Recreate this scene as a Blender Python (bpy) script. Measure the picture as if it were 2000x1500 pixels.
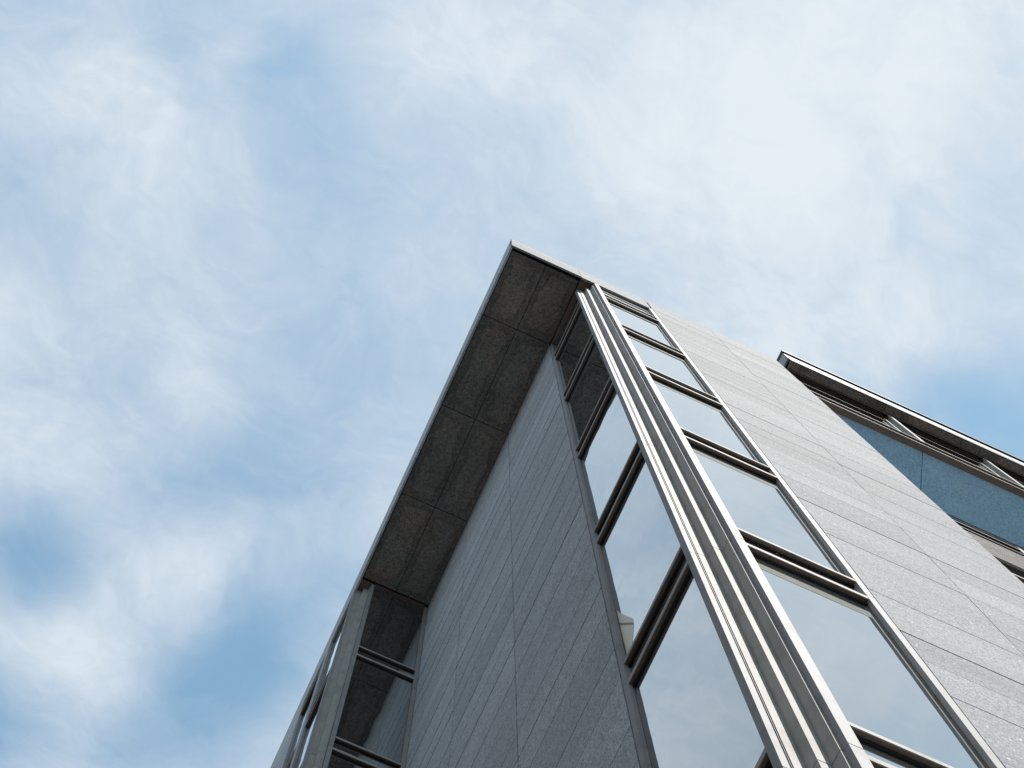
import bpy, bmesh, math, random
from mathutils import Vector, Matrix
random.seed(7)
S = bpy.context.scene
for o in list(bpy.data.objects): bpy.data.objects.remove(o)
R = math.radians
Z0 = 1.6                      # height of the lens above the pavement; all z below are measured from the lens

# ------------------------------------------------------------------ camera
cd = bpy.data.cameras.new('camera'); cam = bpy.data.objects.new('camera', cd); S.collection.objects.link(cam)
cam.location = (-1.3074, -2.2491, Z0)
cam.rotation_euler = (2.962643, 0.0088235, -0.4278162)
cd.sensor_width = 36.0; cd.lens = 36.0*2966.28/2000; cd.clip_end = 5000; cd.clip_start = .05
S.camera = cam
S.render.resolution_x = 1024; S.render.resolution_y = 768

# ------------------------------------------------------------------ sky with thin broken cloud
SUN_EL, SUN_AZ = 54.5, 17.0   # azimuth from the -y direction towards +x
sd = Vector((math.sin(R(SUN_AZ))*math.cos(R(SUN_EL)), -math.cos(R(SUN_AZ))*math.cos(R(SUN_EL)), math.sin(R(SUN_EL))))
W = bpy.data.worlds.new('World'); S.world = W; W.use_nodes = True
nt = W.node_tree; N = nt.nodes; K = nt.links; N.clear()
def nd(t, **kw):
    n = N.new(t)
    for k, v in kw.items(): setattr(n, k, v)
    return n
def m2(op, a, b=None, c=None, clamp=False):
    n = nd('ShaderNodeMath', operation=op); n.use_clamp = clamp
    for i, x in enumerate((a, b, c)):
        if x is None: continue
        if isinstance(x, (int, float)): n.inputs[i].default_value = x
        else: K.new(x, n.inputs[i])
    return n.outputs[0]
def v2(op, a, b=None, out=0):
    n = nd('ShaderNodeVectorMath', operation=op)
    for i, x in enumerate((a, b)):
        if x is None: continue
        if isinstance(x, (tuple, list)): n.inputs[i].default_value = x
        else: K.new(x, n.inputs[i])
    return n.outputs[out]
sky = nd('ShaderNodeTexSky'); sky.sky_type = 'NISHITA'; sky.sun_disc = False
sky.sun_elevation = R(SUN_EL); sky.sun_rotation = math.atan2(sd.x, sd.y); sky.air_density = 1.0; sky.dust_density = .6; sky.ozone_density = 1.6
tc = nd('ShaderNodeTexCoord'); sx = nd('ShaderNodeSeparateXYZ'); K.new(tc.outputs['Generated'], sx.inputs[0])
zc = m2('MAXIMUM', sx.outputs[2], .06)
cp = nd('ShaderNodeCombineXYZ'); K.new(m2('DIVIDE', sx.outputs[0], zc), cp.inputs[0]); K.new(m2('DIVIDE', sx.outputs[1], zc), cp.inputs[1])
P = cp.outputs[0]             # the cloud sheet seen as a level plane
def noise(vec, scale, detail=5, rough=.55, dist=0., col=False):
    n = nd('ShaderNodeTexNoise'); n.inputs['Scale'].default_value = scale; n.inputs['Detail'].default_value = detail
    n.inputs['Roughness'].default_value = rough; n.inputs['Distortion'].default_value = dist
    K.new(vec, n.inputs['Vector']); return n.outputs['Color' if col else 'Fac']
wv = v2('SUBTRACT', noise(P, 5.0, 4, .55, 0, True), (.5, .5, .5))
sc = nd('ShaderNodeVectorMath', operation='SCALE'); K.new(wv, sc.inputs[0]); sc.inputs['Scale'].default_value = .16
PW = v2('ADD', P, sc.outputs[0])
sb = nd('ShaderNodeVectorMath', operation='SCALE'); K.new(wv, sb.inputs[0]); sb.inputs['Scale'].default_value = .07
PB = v2('ADD', P, sb.outputs[0])
mp = nd('ShaderNodeMapping'); mp.inputs['Rotation'].default_value = (0, 0, R(-38)); mp.inputs['Scale'].default_value = (1.0, 1.9, 1); K.new(PW, mp.inputs[0])
n1 = noise(mp.outputs[0], 5.5, 8, .52, .3)
n2 = noise(PW, 15.0, 7, .6, .4)
n3 = noise(mp.outputs[0], 38.0, 5, .6, .5)
dens = m2('ADD', m2('MULTIPLY', m2('SUBTRACT', n1, .5), .30), m2('ADD', m2('MULTIPLY', m2('SUBTRACT', n2, .5), .42), m2('MULTIPLY', m2('SUBTRACT', n3, .5), .18)))
dens = m2('ADD', dens, .79)
BL = [(-0.17, 0.404, 0.038, -0.652), (-0.141, 0.529, 0.043, -0.507), (-0.02, 0.449, 0.053, -0.609), (0.002, 0.391, 0.039, -0.464), (-0.062, 0.506, 0.032, -0.217), (0.024, 0.336, 0.032, -0.2), (-0.04, 0.274, 0.055, -0.26), (-0.098, 0.324, 0.038, -0.2), (-0.114, 0.047, 0.04, -0.165), (-0.082, 0.08, 0.037, -0.121), (-0.139, 0.023, 0.03, -0.121), (-0.213, 0.032, 0.056, -0.121), (-0.282, 0.053, 0.029, -0.055), (0.397, 0.049, 0.052, -0.484), (0.351, 0.043, 0.031, -0.156), (0.316, -0.127, 0.044, -0.172), (0.345, -0.071, 0.03, -0.094), (-0.04, 0.035, 0.033, -0.044), (-0.056, 0.183, 0.051, -0.08), (-0.255, 0.176, 0.04, -0.05), (0.01, 0.198, 0.041, -0.08), (-0.165, 0.277, 0.031, -0.08), (-0.119, 0.458, 0.046, 0.32), (-0.071, 0.464, 0.032, 0.2), (-0.077, 0.374, 0.045, 0.32), (-0.039, 0.385, 0.028, 0.16), (-0.132, 0.435, 0.025, 0.12), (0.015, 0.467, 0.039, 0.18), (-0.163, 0.034, 0.013, 0.16), (-0.177, 0.051, 0.016, 0.12), (-0.243, 0.081, 0.056, 0.1), (-0.213, 0.11, 0.06, 0.12), (0.056, -0.059, 0.126, 0.2), (-0.055, -0.022, 0.053, 0.14), (0.217, 0.006, 0.102, 0.16), (0.15, -0.091, 0.1, 0.14), (-0.153, 0.189, 0.067, 0.1), (-0.091, 0.259, 0.024, 0.14), (0.2, 0.166, 0.173, 0.1), (0.306, 0.01, 0.034, 0.12), (0.31, -0.20, 0.17, 0.30), (0.20, -0.13, 0.10, 0.12), (-0.29, 0.34, 0.12, 0.2)]
for (bx, by, r, w) in BL:
    d = v2('DISTANCE', PB, (bx, by, 0), 1)
    mr = nd('ShaderNodeMapRange', interpolation_type='SMOOTHSTEP')
    K.new(d, mr.inputs[0]); mr.inputs[1].default_value = 0; mr.inputs[2].default_value = r*1.6; mr.inputs[3].default_value = w*(.72 if w < 0 and by > .33 else .55 if by > .33 and bx > -.25 else .85); mr.inputs[4].default_value = 0
    dens = m2('ADD', dens, mr.outputs[0])
cr = nd('ShaderNodeValToRGB'); K.new(dens, cr.inputs[0]); cr.color_ramp.interpolation = 'LINEAR'
e = cr.color_ramp.elements
e[0].position = .0; e[0].color = (.0, .0, .0, 1); e[1].position = 1.0; e[1].color = (1, 1, 1, 1)
skyc = nd('ShaderNodeMixRGB', blend_type='MULTIPLY'); skyc.inputs[0].default_value = 1; K.new(sky.outputs[0], skyc.inputs[1]); skyc.inputs[2].default_value = (1.9, 2.38, 1.95, 1)
cc = nd('ShaderNodeValToRGB'); K.new(m2('MULTIPLY', dens, .87), cc.inputs[0]); e = cc.color_ramp.elements
e[0].position = .30; e[0].color = (.38, .55, .76, 1); e[1].position = 1.0; e[1].color = (.86, .94, 1.0, 1); q = e.new(.70); q.color = (.65, .76, .88, 1)
cm = nd('ShaderNodeVectorMath', operation='SCALE'); K.new(cc.outputs[0], cm.inputs[0]); cm.inputs['Scale'].default_value = 7.6
mx = nd('ShaderNodeMixRGB'); K.new(cr.outputs[0], mx.inputs[0]); K.new(skyc.outputs[0], mx.inputs[1]); K.new(cm.outputs[0], mx.inputs[2])
bg = nd('ShaderNodeBackground'); bg.inputs[1].default_value = .074; K.new(mx.outputs[0], bg.inputs[0])
wo = nd('ShaderNodeOutputWorld'); K.new(bg.outputs[0], wo.inputs[0])

sl = bpy.data.lights.new('sun', 'SUN'); so = bpy.data.objects.new('sun', sl); S.collection.objects.link(so)
sl.energy = 5.0; sl.angle = R(.55); sl.color = (1.0, .955, .89)
so.rotation_euler = sd.to_track_quat('Z', 'Y').to_euler()
S.view_settings.view_transform = 'Standard'; S.view_settings.look = 'None'; S.view_settings.exposure = .70; S.view_settings.gamma = 1
S.view_settings.use_curve_mapping = False
S.render.engine = 'CYCLES'; S.cycles.max_bounces = 8; S.cycles.diffuse_bounces = 4; S.cycles.glossy_bounces = 6

# ------------------------------------------------------------------ materials
def mat(name, base=(.5,.5,.5), rough=.5, metal=0., spec=.5):
    m = bpy.data.materials.new(name); m.use_nodes = True; t = m.node_tree; b = t.nodes['Principled BSDF']
    b.inputs['Base Color'].default_value = (*base, 1); b.inputs['Roughness'].default_value = rough
    b.inputs['Metallic'].default_value = metal; b.inputs['Specular IOR Level'].default_value = spec
    return m, t, b
def tn(t, typ, **kw):
    n = t.nodes.new(typ)
    for k, v in kw.items(): setattr(n, k, v)
    return n
def tnoise(t, vec, scale, detail=3, rough=.6):
    n = tn(t, 'ShaderNodeTexNoise'); n.inputs['Scale'].default_value = scale; n.inputs['Detail'].default_value = detail; n.inputs['Roughness'].default_value = rough
    t.links.new(vec, n.inputs['Vector']); return n
def tmath(t, op, a, b):
    n = tn(t, 'ShaderNodeMath', operation=op)
    for i, x in enumerate((a, b)):
        if isinstance(x, (int, float)): n.inputs[i].default_value = x
        else: t.links.new(x, n.inputs[i])
    return n.outputs[0]
def ramp(t, fac, stops):
    r = tn(t, 'ShaderNodeValToRGB'); e = r.color_ramp.elements
    while len(e) > 1: e.remove(e[-1])
    e[0].position = stops[0][0]; e[0].color = (*stops[0][1], 1)
    for p, c in stops[1:]:
        q = e.new(p); q.color = (*c, 1)
    t.links.new(fac, r.inputs[0]); return r.outputs[0]
def granite(name, lo, hi, grain=70., streak=.12, spark=.0, stain=0., bump=.2, rough=.85, stretch=(1,1,1), bscale=1., edge=0.):
    m, t, b = mat(name, hi, rough, 0., .15); L = t.links
    g = tn(t, 'ShaderNodeNewGeometry'); pos = g.outputs['Position']
    n1 = tnoise(t, pos, grain, 2, .75); n2 = tnoise(t, pos, grain*.33, 2, .6)
    f = tmath(t, 'ADD', tmath(t, 'MULTIPLY', n1.outputs[0], .7), tmath(t, 'MULTIPLY', n2.outputs[0], .3))
    mid = tuple((a+c)/2 for a, c in zip(lo, hi))
    col = ramp(t, f, [(.36, lo), (.5, mid), (.62, hi)])
    # per-slab tone and broad cloudy tone
    oi = tn(t, 'ShaderNodeObjectInfo'); mp = tn(t, 'ShaderNodeMapping'); mp.inputs['Scale'].default_value = stretch
    of = tn(t, 'ShaderNodeVectorMath', operation='SCALE'); of.inputs[0].default_value = (13, 17, 11); L.new(oi.outputs['Random'], of.inputs['Scale'])
    pa = tn(t, 'ShaderNodeVectorMath', operation='ADD'); L.new(pos, pa.inputs[0]); L.new(of.outputs[0], pa.inputs[1]); L.new(pa.outputs[0], mp.inputs[0])
    n3 = tnoise(t, mp.outputs[0], 1.0, 5, .6)
    tone = tmath(t, 'ADD', tmath(t, 'MULTIPLY', tmath(t, 'SUBTRACT', oi.outputs['Random'], .5), streak*.8), tmath(t, 'MULTIPLY', tmath(t, 'SUBTRACT', n3.outputs[0], .5), streak*2.2))
    tone = tmath(t, 'ADD', tone, 1.0)
    if stain:
        n4 = tnoise(t, pos, .8, 4, .5); st = ramp(t, n4.outputs[0], [(.36, (1.06,.98,.93)), (.46, (.97,.96,.96)), (.66, (1-stain,)*3)])
        mm = tn(t, 'ShaderNodeMixRGB', blend_type='MULTIPLY'); mm.inputs[0].default_value = 1; L.new(col, mm.inputs[1]); L.new(st, mm.inputs[2]); col = mm.outputs[0]
    if edge:
        # water stains that creep in from the joints of each slab
        tx = tn(t, 'ShaderNodeTexCoord'); sp_ = tn(t, 'ShaderNodeSeparateXYZ'); L.new(tx.outputs['Generated'], sp_.inputs[0])
        ed = tmath(t, 'MINIMUM', tmath(t, 'MINIMUM', sp_.outputs[0], tmath(t, 'SUBTRACT', 1.0, sp_.outputs[0])), tmath(t, 'MULTIPLY', tmath(t, 'MINIMUM', sp_.outputs[1], tmath(t, 'SUBTRACT', 1.0, sp_.outputs[1])), 2.2))
        n5 = tnoise(t, pa.outputs[0], 1.7, 4, .55)
        ew = tmath(t, 'ADD', ed, tmath(t, 'MULTIPLY', tmath(t, 'SUBTRACT', n5.outputs[0], .5), .55))
        st2 = ramp(t, ew, [(.06, (1-edge*.45,)*3), (.16, (1-edge,)*3), (.22, (1.10,1.04,1.0)), (.4, (1.0,1.0,1.0))])
        mm = tn(t, 'ShaderNodeMixRGB', blend_type='MULTIPLY'); mm.inputs[0].default_value = 1; L.new(col, mm.inputs[1]); L.new(st2, mm.inputs[2]); col = mm.outputs[0]
    vm = tn(t, 'ShaderNodeVectorMath', operation='SCALE'); L.new(col, vm.inputs[0]); L.new(tone, vm.inputs['Scale']); L.new(vm.outputs[0], b.inputs['Base Color'])
    if spark:  # sparkle painted as pale specks in the base colour
        vo = tn(t, 'ShaderNodeTexVoronoi'); vo.inputs['Scale'].default_value = grain*.75; L.new(pos, vo.inputs['Vector'])
        sp = ramp(t, vo.outputs['Color'], [(0, (0,0,0)), (.93, (0,0,0)), (.97, (1,1,1))])
        sz = ramp(t, vo.outputs['Distance'], [(.0, (1,1,1)), (.42, (1,1,1)), (.5, (0,0,0))])
        mu = tmath(t, 'MULTIPLY', sp, sz)
        mm = tn(t, 'ShaderNodeMixRGB'); L.new(tmath(t, 'MULTIPLY', mu, spark), mm.inputs[0]); L.new(vm.outputs[0], mm.inputs[1]); mm.inputs[2].default_value = (.85,.86,.88,1)
        L.new(mm.outputs[0], b.inputs['Base Color'])
    bp = tn(t, 'ShaderNodeBump'); bp.inputs['Strength'].default_value = bump; bp.inputs['Distance'].default_value = .004*bscale; L.new(f, bp.inputs['Height'])
    bw = tn(t, 'ShaderNodeBump'); bw.inputs['Strength'].default_value = .3; bw.inputs['Distance'].default_value = .05; L.new(n3.outputs[0], bw.inputs['Height']); L.new(bp.outputs[0], bw.inputs['Normal'])
    L.new(bw.outputs[0], b.inputs['Normal'])
    return m
def metal(name, col, rough, met, var=.11, spec=.04):
    m, t, b = mat(name, col, rough, met, spec); L = t.links
    g = tn(t, 'ShaderNodeNewGeometry'); mp = tn(t, 'ShaderNodeMapping'); mp.inputs['Scale'].default_value = (9, 9, .7); L.new(g.outputs['Position'], mp.inputs[0])
    n = tnoise(t, mp.outputs[0], 1.6, 5, .65); oi = tn(t, 'ShaderNodeObjectInfo')
    s = tmath(t, 'ADD', tmath(t, 'MULTIPLY', tmath(t, 'SUBTRACT', n.outputs[0], .5), var*3), tmath(t, 'MULTIPLY', tmath(t, 'SUBTRACT', oi.outputs['Random'], .5), var))
    vm = tn(t, 'ShaderNodeVectorMath', operation='SCALE'); vm.inputs[0].default_value = col; L.new(tmath(t, 'ADD', s, 1.0), vm.inputs['Scale']); L.new(vm.outputs[0], b.inputs['Base Color'])
    n2 = tnoise(t, g.outputs['Position'], 2.3, 6, .7); dirt = ramp(t, n2.outputs[0], [(.5, (1,1,1)), (.72, (.74,.72,.70))])
    mm = tn(t, 'ShaderNodeMixRGB', blend_type='MULTIPLY'); mm.inputs[0].default_value = 1; L.new(vm.outputs[0], mm.inputs[1]); L.new(dirt, mm.inputs[2]); L.new(mm.outputs[0], b.inputs['Base Color'])
    L.new(tmath(t, 'ADD', tmath(t, 'MULTIPLY', n.outputs[0], .16), rough-.08), b.inputs['Roughness'])
    return m
def glass(name, tint=(.98,.99,1.0), ior=1.85, base=(.015,.02,.026), wave=.05):
    m = bpy.data.materials.new(name); m.use_nodes = True; t = m.node_tree; t.nodes.clear(); L = t.links
    out = tn(t, 'ShaderNodeOutputMaterial'); mix = tn(t, 'ShaderNodeMixShader'); df = tn(t, 'ShaderNodeBsdfDiffuse'); gl = tn(t, 'ShaderNodeBsdfGlossy')
    fr = tn(t, 'ShaderNodeFresnel'); fr.inputs[0].default_value = ior
    df.inputs[0].default_value = (*base, 1); gl.inputs[0].default_value = (*tint, 1); gl.inputs['Roughness'].default_value = .0
    g = tn(t, 'ShaderNodeNewGeometry'); oi = tn(t, 'ShaderNodeObjectInfo')
    ad = tn(t, 'ShaderNodeVectorMath', operation='ADD'); sc_ = tn(t, 'ShaderNodeVectorMath', operation='SCALE'); sc_.inputs[0].default_value = (7, 3, 5); L.new(oi.outputs['Random'], sc_.inputs['Scale'])
    L.new(g.outputs['Position'], ad.inputs[0]); L.new(sc_.outputs[0], ad.inputs[1]); n = tnoise(t, ad.outputs[0], .9, 2, .5)
    bp = tn(t, 'ShaderNodeBump'); bp.inputs['Strength'].default_value = wave; bp.inputs['Distance'].default_value = .1; L.new(n.outputs[0], bp.inputs['Height'])
    L.new(bp.outputs[0], gl.inputs['Normal'])
    fr4 = tmath(t, 'DIVIDE', tmath(t, 'MULTIPLY', fr.outputs[0], 4.0), tmath(t, 'ADD', tmath(t, 'MULTIPLY', fr.outputs[0], 3.0), 1.0)); L.new(fr4, mix.inputs[0]); L.new(df.outputs[0], mix.inputs[1]); L.new(gl.outputs[0], mix.inputs[2]); L.new(mix.outputs[0], out.inputs[0])
    return m
M_stone = granite('granite_sun_side', (.10,.102,.109), (.325,.332,.355), 62, .24, spark=.75, stretch=(.35,.35,1.6))  # copy of the wall granite for the sunlit faces
M_stone_shade = granite('granite_shade_side', (.20,.212,.23), (.60,.63,.665), 60, .20, stretch=(.5,.35,1.6))  # same granite for shaded walls; lifted, bluer base paints the shade tone
M_soffit = granite('flamed_dark_granite', (.055,.054,.053), (.33,.325,.32), 58, .14, stain=.25, edge=.30, bump=.7, rough=.85, bscale=1.5)
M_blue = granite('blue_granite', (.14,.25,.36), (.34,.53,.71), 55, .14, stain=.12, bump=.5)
M_core = mat('dark_backing', (.012,.012,.013), .9)[0]
M_alu = metal('brushed_aluminium', (.31,.31,.32), .6, .05)
M_alu_w = metal('pale_aluminium', (.38,.372,.368), .62, .02)
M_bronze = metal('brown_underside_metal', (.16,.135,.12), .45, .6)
M_refl_strip = metal('reflection_strip', (.10,.11,.10), .7, 0.)  # colour of the painted reflection band on the panes
M_brown = metal('brown_panel', (.16,.13,.11), .6, .2)
M_glass = glass('coated_glass', (.93,.975,1.0), 2.2)
M_black = metal('black_metal', (.02,.021,.023), .4, .4)
M_blind = mat('cream_blind', (.85,.82,.70), .7)[0]
M_dbr = metal('dark_brown_metal', (.045,.04,.037), .5, .1)
M_roof = granite('roof_gravel', (.2,.2,.2), (.35,.35,.35), 30)
M_cap = metal('white_cap', (.25,.27,.28), .5, .1)
M_dglass = glass('dark_glass', (.22,.21,.20))

# ------------------------------------------------------------------ helpers
C = S.collection
def link(o, parent=None):
    C.objects.link(o)
    if parent: o.parent = parent
    return o
def root(name, label, cat, group=None):
    o = bpy.data.objects.new(name, None); C.objects.link(o); o['label'] = label; o['category'] = cat
    if group: o['group'] = group
    return o
_mc = {}
def boxmesh(sx, sy, sz, m):
    k = (round(sx,4), round(sy,4), round(sz,4), m.name)
    if k in _mc: return _mc[k]
    me = bpy.data.meshes.new('block'); a, b, c = sx/2, sy/2, sz/2
    V = [(x,y,z) for x in (-a,a) for y in (-b,b) for z in (-c,c)]
    F = [(0,1,3,2),(4,6,7,5),(0,4,5,1),(2,3,7,6),(0,2,6,4),(1,5,7,3)]
    me.from_pydata(V, [], F); me.materials.append(m); me.update(); _mc[k] = me
    return me
def ident(x0,x1,y0,y1): return x0,x1,y0,y1
def swapd(x0,x1,y0,y1): return y0,y1,x0+5.88,x1+5.88       # the same corner design mirrored onto the far wing
def box(name, x0,x1,y0,y1,z0,z1, m, parent, T=ident):
    x0,x1,y0,y1 = T(x0,x1,y0,y1)
    o = bpy.data.objects.new(name, boxmesh(x1-x0, y1-y0, z1-z0, m)); link(o, parent)
    o.location = ((x0+x1)/2, (y0+y1)/2, (z0+z1)/2+Z0) if parent is None or parent.type == 'EMPTY' else Vector(((x0+x1)/2, (y0+y1)/2, (z0+z1)/2+Z0)) - wloc(parent)
    return o
def wloc(o):
    v = Vector(o.location)
    while o.parent: o = o.parent; v = v + Vector(o.location)
    return v
def multi(name, boxes, m, parent, T=ident, mats=None, kind=None):
    me = bpy.data.meshes.new(name); V = []; F = []; mi = []
    for bi, bb in enumerate(boxes):
        x0,x1,y0,y1 = T(*bb[:4]); z0, z1 = bb[4]+Z0, bb[5]+Z0; n = len(V)
        V += [(x,y,z) for x in (x0,x1) for y in (y0,y1) for z in (z0,z1)]
        F += [tuple(n+i for i in f) for f in ((0,1,3,2),(4,6,7,5),(0,4,5,1),(2,3,7,6),(0,2,6,4),(1,5,7,3))]
        mi += [bb[6] if len(bb) > 6 else 0]*6
    me.from_pydata(V, [], F)
    for q in (mats or [m]): me.materials.append(q)
    for p_, i in zip(me.polygons, mi): p_.material_index = i
    me.update(); o = bpy.data.objects.new(name, me); link(o, parent)
    if kind: o['kind'] = kind
    return o

# ------------------------------------------------------------------ ground
def plane(name, x0,x1,y0,y1,z, m):
    me = bpy.data.meshes.new(name); me.from_pydata([(x0,y0,z),(x1,y0,z),(x1,y1,z),(x0,y1,z)], [], [(0,1,2,3)]); me.materials.append(m)
    o = bpy.data.objects.new(name, me); C.objects.link(o); o['kind'] = 'structure'; return o
M_ground = granite('ground_dust', (.08,.08,.078), (.14,.14,.135), 6)
M_asph = granite('asphalt', (.035,.035,.036), (.07,.07,.07), 60)
M_pave = granite('dark_paving', (.10,.10,.10), (.17,.17,.165), 40)
plane('ground', -400,400,-400,400, 0, M_ground)
plane('road', -14,-6,-300,300, .004, M_asph)
def addslab(name, x0,x1,y0,y1,h,m):
    me = bpy.data.meshes.new(name); V = [(x,y,z) for x in (x0,x1) for y in (y0,y1) for z in (0,h)]
    me.from_pydata(V, [], [(0,1,3,2),(4,6,7,5),(0,4,5,1),(2,3,7,6),(0,2,6,4),(1,5,7,3)]); me.materials.append(m)
    o = bpy.data.objects.new(name, me); C.objects.link(o); o['kind'] = 'structure'
addslab('pavement', -5.8, 40, -14, 60, .012, M_pave)
addslab('kerb', -6.0, -5.802, -14, 60, .13, M_pave)

# ------------------------------------------------------------------ main building
ZG = -Z0+.012                 # foot of the walls in lens-relative heights
B = root('office_building', 'grey granite office block with a projecting roof corner and stepped metal corner strips', 'building')
d, YW = 1.5, 7.38             # recess depth below the roof corner, far end of the recess
xa, xb, xc, xd = 1.759, 1.851, 2.932, 3.008
# cores (dark backing that closes the joints)
multi('wall_core', [(1.66,5.97,.16,19.9,ZG,30.85),(.16,1.655,YW+.28,19.9,ZG,30.85)], M_core, B)
# stone courses
OFF = [0,.65,1.67,2.35,2.97]
zs = sorted(z for k in range(-5,6) for z in [11.85+3.98*k+o for o in OFF] if ZG+.3 < z < 30.0)
def courses(top): return [ZG]+[z for z in zs if z < top-.3]+[top]
J = .004
def wall_panels(cols, top, axis, at, m, sgn=1, z_from=None):
    c = courses(top); hj = {z: random.choice((.005,.007,.011,.015)) for z in c}
    for (a, b_) in cols:
        for z0, z1 in zip(c[:-1], c[1:]):
            pr = random.uniform(0, .0022)
            if axis == 'y': o = box('stone_panel', a+J, b_-J, at-pr, at+.04, z0+hj[z0], z1-hj[z1], m, B)
            else: o = box('stone_panel', at-pr, at+.04, a+.010, b_-.010, z0+hj[z0]*1.9, z1-hj[z1]*1.9, m, B)
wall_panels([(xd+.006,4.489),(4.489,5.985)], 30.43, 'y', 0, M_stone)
wall_panels([(d+.006,3.46),(3.46,5.435),(5.435,YW-.006)], 29.60, 'x', d, M_stone_shade)
wall_panels([(10.28,12.2),(12.2,14.17),(14.17,16.1)], 30.43, 'x', 0, M_stone_shade)
# the narrow pier between the wing windows
# fascia: lower course and upper course on both outer faces
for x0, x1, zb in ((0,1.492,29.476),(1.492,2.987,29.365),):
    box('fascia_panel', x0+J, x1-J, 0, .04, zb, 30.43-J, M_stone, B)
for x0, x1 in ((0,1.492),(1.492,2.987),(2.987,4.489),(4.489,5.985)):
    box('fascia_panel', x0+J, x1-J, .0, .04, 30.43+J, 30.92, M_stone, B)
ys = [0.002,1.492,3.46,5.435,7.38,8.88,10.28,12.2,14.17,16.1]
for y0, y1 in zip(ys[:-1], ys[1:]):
    box('fascia_panel', 0.0, .04, y0+(.042 if y0 < .1 else J), y1-J, 29.476 if y1 < YW+.1 else 29.40, 30.92, M_stone_shade, B)
multi('roof', [(.05,5.98,.05,19.9,30.86,30.9)], M_roof, B)
multi('roof_slab', [(.06,1.66,.06,YW+.3,29.66,30.85)], M_core, B)
multi('side_wall', [(5.975,5.985,.045,19.9,ZG,30.9)], M_stone_shade, B)
# granite soffit slabs under the roof corner
for x0, x1 in ((.052,.782),(.782,1.496)):
    for y0, y1 in ((.095,1.480),(1.480,3.460),(3.460,5.435),(5.435,YW-.01)):
        box('soffit_panel', x0+.007, x1-.007, y0+.008, y1-.008, 29.556+random.uniform(0,.003), 29.60, M_soffit, B)

SEGS = []
def segs(zj, top):
    z = zj
    lst = []
    t = top
    while t > ZG+.1:
        lst.append((max(z, ZG), t)); t = z; z -= 4
    return [(a, b_) for a, b_ in lst if b_-a > .05]
def corner(T, zt_low, zj, zU, zL, side):
    """stepped corner, the two framed window bays beside it; T places the design"""
    g = .006
    for a, b_ in segs(zj, zt_low):
        a2, b2 = a+g, b_-g
        box('corner_strip', 1.5625,1.652, .2485,.262, a2,b2, M_alu_w, B, T)
        box('painted_shade_strip', 1.5550,1.5622, .2560,.2633, a2,b2, M_black, B, T)  # black strip painting the shade of the narrow step face
        box('corner_strip', 1.652,1.737, .1524,.258, a2,b2, M_alu_w, B, T)
        box('corner_strip', 1.737,1.757, .0531,.20, a2,b2, M_alu_w, B, T)
        # frame posts: outer bay
        box('window_frame', xa,xb, 0.0,.13, a2,b2, M_alu, B, T)
        box('window_frame', xc,xd, 0.0,.13, a2,b2, M_alu, B, T)
        # inner bay
        box('window_frame', 1.5,1.60, .2635,.331, a2,b2, M_alu, B, T)
        box('window_frame', 1.5,1.63, 1.431,1.4995, a2,b2, M_alu, B, T)
    box('corner_soffit', 1.503,1.757, .042,.300, zt_low+.002,zt_low+.05, M_brown, B, T)
def bay(T, w0, w1, front, along, zU0, zL0, top, front_sign=1):
    """one window bay: along='x' -> opening runs in x (plane y=front), else in y (plane x=front)"""
    def bx(a0,a1,d0,d1,z0,z1,mi=0):
        if along == 'x': return (a0,a1,front+d0,front+d1,z0,z1,mi)
        return (front+d0,front+d1,a0,a1,z0,z1,mi)
    k = 0; refl_strip = (T is ident and along == 'x')
    ub = top
    while True:
        u = zU0-4*k; l = zL0-4*k
        lo = max(u, ZG)
        # window = the frame at its edges; sub-parts: pane, painted reflection strip, fins
        w = multi('window', [bx(w0,w0+.008,.044,.056,lo+.05,ub), bx(w1-.008,w1,.044,.056,lo+.05,ub), bx(w0,w1,.044,.056,ub-.02,ub)], M_bronze, B, T)
        b = bx(w0,w1,.052,.060,lo,ub); x = multi('pane', [b[:6]], M_glass, w, T)
        if refl_strip:  # thin strip on the glass that paints a reflected band
            multi('reflection_strip', [bx(w0+.03,w1-.052,.0505,.0515,ub-.40,ub-.24), bx(w1-.052, w1-.034,.0505,.0515,lo+.05,ub-.24)], M_refl_strip, w, T)
        if u < ZG: break
        # upper fin, lower fin (front lip pale, underside brown)
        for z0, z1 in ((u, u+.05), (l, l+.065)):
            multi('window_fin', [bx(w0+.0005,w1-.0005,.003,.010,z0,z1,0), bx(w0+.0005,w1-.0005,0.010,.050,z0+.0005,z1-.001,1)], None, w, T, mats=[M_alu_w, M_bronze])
        s = multi('spandrel_frame', [bx(w0,w1,.040,.0505,u-.04,u-.0005), bx(w0,w1,.040,.0505,l-.05,l-.0005)], M_black, w, T)
        multi('spandrel_pane', [bx(w0,w1,.0525,.060,l,u)[:6]], M_glass, w, T)
        ub = l-.0005 - .0
        k += 1
        if ub < ZG+.3: break
corner(ident, 29.445, 27.60, 27.943, 27.504, 0)
bay(ident, xb, xc, 0.0, 'x', 27.943, 27.486, 29.36)
bay(ident, .331, 1.431, 1.5, 'y', 27.943, 27.504, 29.50)
corner(swapd, 29.445, 25.55, 25.9, 25.47, 1)
bay(swapd, .331, 1.431, 1.5, 'y', 25.897, 25.475, 29.50)
bay(swapd, xb, xc, 0.0, 'x', 25.45, 25.05, 29.36)
# head strips above the recessed windows
box('window_head', 1.505,1.60, .333,1.429, 29.502,29.55, M_bronze, B)
box('window_head', 1.505,1.60, .333,1.429, 29.502,29.55, M_bronze, B, swapd)
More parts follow.
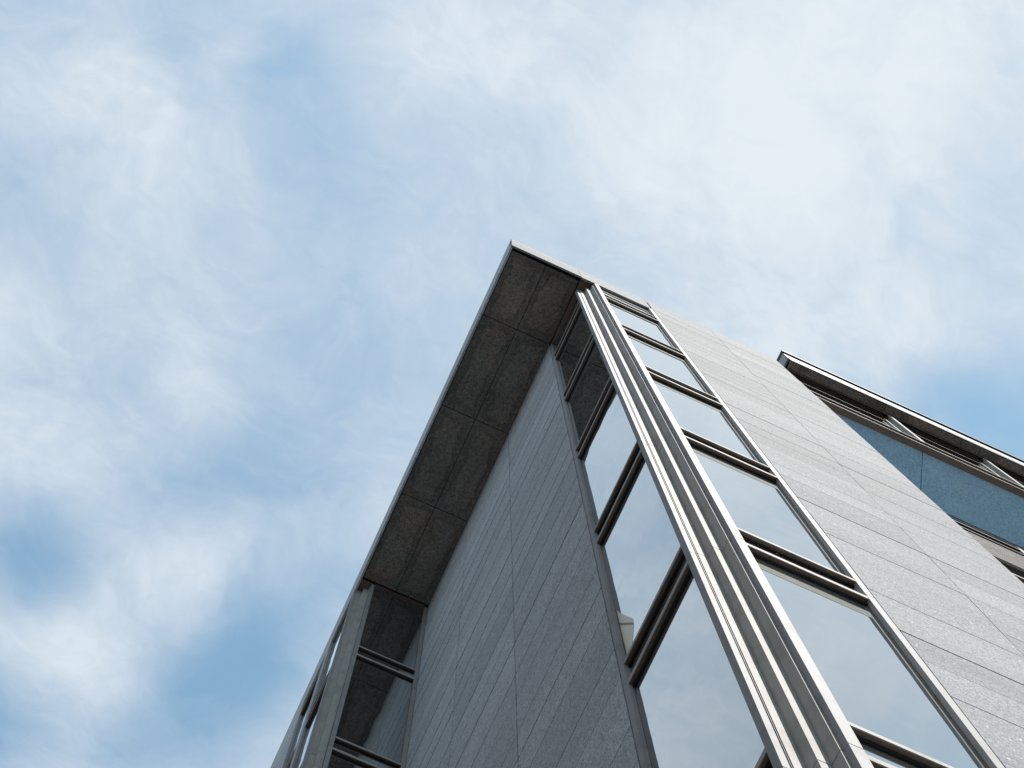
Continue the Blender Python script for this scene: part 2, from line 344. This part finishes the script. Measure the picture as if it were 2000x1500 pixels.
# far wing outer face: second bay
for a, b_ in segs(25.55, 29.39):
    box('window_frame', 0,.13, 9.06,9.14, a+.0035,b_-.0035, M_alu, B)
    box('window_frame', 0,.13, 10.19,10.27, a+.0035,b_-.0035, M_alu, B)
    box('pier_panel', .001,.04, 8.892,9.056, a+.0035,b_-.0035, M_stone_shade, B)
bay(ident, 9.14, 10.19, 0.0, 'y', 24.99+4, 28.65, 29.36)

# cream blind seen in the fifth inner pane
def flat(name, x, pts, m, parent, t=.001):
    me = bpy.data.meshes.new(name); n = len(pts)
    V = [(x,y,z+Z0) for y, z in pts]+[(x-t,y,z+Z0) for y, z in pts]
    me.from_pydata(V, [], [tuple(range(n)), tuple(range(n,2*n))[::-1]]+[(i,n+i,n+(i+1)%n,(i+1)%n) for i in range(n)]); me.materials.append(m)
    bm = bmesh.new(); bm.from_mesh(me); bmesh.ops.recalc_face_normals(bm, faces=bm.faces); bm.to_mesh(me); bm.free()
    return link(bpy.data.objects.new(name, me), parent)
bl = flat('blind', 1.5512, [(1.422,13.35),(1.368,13.11),(1.224,12.59),(1.236,12.43),(1.381,12.02),(1.422,12.02)], M_blind, B)
flat('blind_rail', 1.5500, [(1.421,12.99),(1.232,12.50),(1.235,12.46),(1.421,12.93)], M_alu, bl)

# ------------------------------------------------------------------ set-back upper wing
Wg = root('set_back_block', 'set-back block with a dark granite eave and sloping blue-grey panels behind the pale stone wall', 'building')
X0, X1 = 7.2, 27.23
def px(name, x0, x1, prof, m, parent, thick=None):
    """sweep a closed (y,z) profile along x"""
    me = bpy.data.meshes.new(name); n = len(prof)
    V = [(x0,y,z+Z0) for y, z in prof]+[(x1,y,z+Z0) for y, z in prof]
    F = [tuple(range(n))[::-1], tuple(range(n, 2*n))]+[(i,(i+1)%n,n+(i+1)%n,n+i) for i in range(n)]
    me.from_pydata(V, [], F); me.materials.append(m); me.update()
    bm = bmesh.new(); bm.from_mesh(me); bmesh.ops.recalc_face_normals(bm, faces=bm.faces); bm.to_mesh(me); bm.free()
    o = bpy.data.objects.new(name, me); return link(o, parent)
XJ = [7.2+.03]+[9.73+2.5*i for i in range(8)]
box('wall_core', X0+.02,X1, .62,18, 31.0,35.4, M_core, Wg)
box('wall_core', 5.99,X1, 1.52,18, ZG,30.9, M_core, Wg)
box('eave_fascia', X0,X1, .14,.18, 34.93,35.62, M_cap, Wg)
box('eave_return', X0,X0+.04, .182,2.5, 34.93,35.62, M_alu, Wg)
box('coping', X0-.02,X1, 0.095,2.5, 35.625,35.78, M_black, Wg)
box('shadow_gap', X0+.045,X1, .185,.23, 34.75,35.6, M_black, Wg)
box('eave_edge', X0+.03,X1, .143,.157, 34.69,34.90, M_black, Wg)
box('roof', X0+.05,X1, .3,18, 35.42,35.6, M_roof, Wg)
for a, b_ in zip(XJ[:-1], XJ[1:]):
    box('soffit_panel', a+.008,b_-.008, .162,.345, 34.68,34.72, M_soffit, Wg)
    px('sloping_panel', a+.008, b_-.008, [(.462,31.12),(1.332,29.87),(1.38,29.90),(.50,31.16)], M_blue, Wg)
    w = box('window', a+.10,b_-.35, .552,.56, 31.85,34.60, M_dglass, Wg)
    # fins close below the eave
    for zf, y0 in ((34.50,.40),(34.33,.44),(34.12,.47)):
        box('window_fin', a+.06,b_-.02, y0,.55, zf,zf+.035, M_dbr, Wg)
    # mullion: bright nose, grey side, two thin returns
    box('mullion', b_+.12,b_+.215, .36,.50, 31.80,34.62, M_alu_w, Wg)
    box('mullion', b_-.015,b_+.035, .455,.55, 31.80,34.62, M_alu_w, Wg)
    box('mullion', b_-.10,b_-.075, .50,.55, 31.80,34.62, M_alu_w, Wg)
    # lower storey
    w = box('window', a+.02,b_-.02, 1.43,1.44, 20.0,29.70, M_dglass, Wg)
    box('mullion', b_-.36,b_-.25, 1.345,1.43, 20.0,29.72, M_alu_w, Wg)
    box('window_fin', a+.02,b_-.02, 1.35,1.43, 29.44,29.52, M_dbr, Wg)
    box('window_fin', a+.02,b_-.02, 1.36,1.43, 29.05,29.13, M_dbr, Wg)
    n = 13
    for i in range(n):
        zz = 27.10+i*(28.83-27.10)/n
        if b_ < 17: box('louvre_slat', a+.02,b_-.40, 1.355,1.41, zz,zz+.042, M_alu_w, Wg)
    box('window_fin', a+.02,b_-.02, 1.36,1.43, 25.9,25.97, M_bronze, Wg)
box('eave_trim', X0+.05,X1, .352,.372, 34.60,34.69, M_bronze, Wg)
# sills
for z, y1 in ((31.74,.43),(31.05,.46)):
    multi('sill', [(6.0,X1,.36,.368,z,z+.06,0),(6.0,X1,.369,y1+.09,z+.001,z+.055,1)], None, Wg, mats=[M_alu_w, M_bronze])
box('sill_wall', 6.0,X1, .43,.60, 31.12,31.739, M_black, Wg)
box('window_head', 5.99,X1, 1.352,1.43, 29.78,29.84, M_alu, Wg)
box('lower_wall', 5.99,X1, 1.44,1.5, ZG,19.9, M_stone_shade, Wg)

# ------------------------------------------------------------------ unseen blocks added across the street to cut sky light on the shaded wall
M_br = granite('brown_brick', (.13,.10,.085), (.20,.16,.135), 20)
M_pl = granite('grey_render', (.14,.14,.14), (.22,.22,.215), 25)
def add_sky_blocker(x0,x1,y0,y1,h,m,label,face):
    r = root('added_sky_blocker', label, 'building')
    box('wall', x0,x1,y0,y1, ZG, h, m, r)
    box('parapet', x0-.15,x1+.15,y0-.15,y1+.15, h,h+.6, M_pl, r)
    z = 1.2
    while z < h-3:
        y = y0+1.2
        while y+1.6 < y1:
            if face == 'x':
                f = box('window', x1,x1+.03, y,y+1.6, z,z+1.9, M_glass, r)
                box('sill', x1,x1+.16, y-.1,y+1.7, z-.1,z-.005, M_pl, r)
            y += 3.1
        z += 3.5
add_sky_blocker(-36,-20,-46,-16,27,M_br,'unseen brown brick block added across the street to cut sky light, nearest the sun side','x')
add_sky_blocker(-37,-20,-15.6,14,31,M_pl,'unseen grey rendered block added directly across the street to cut sky light','x')
add_sky_blocker(-36,-20,14.4,48,26,M_br,'unseen brown brick block added across the street to cut sky light, farthest along it','x')
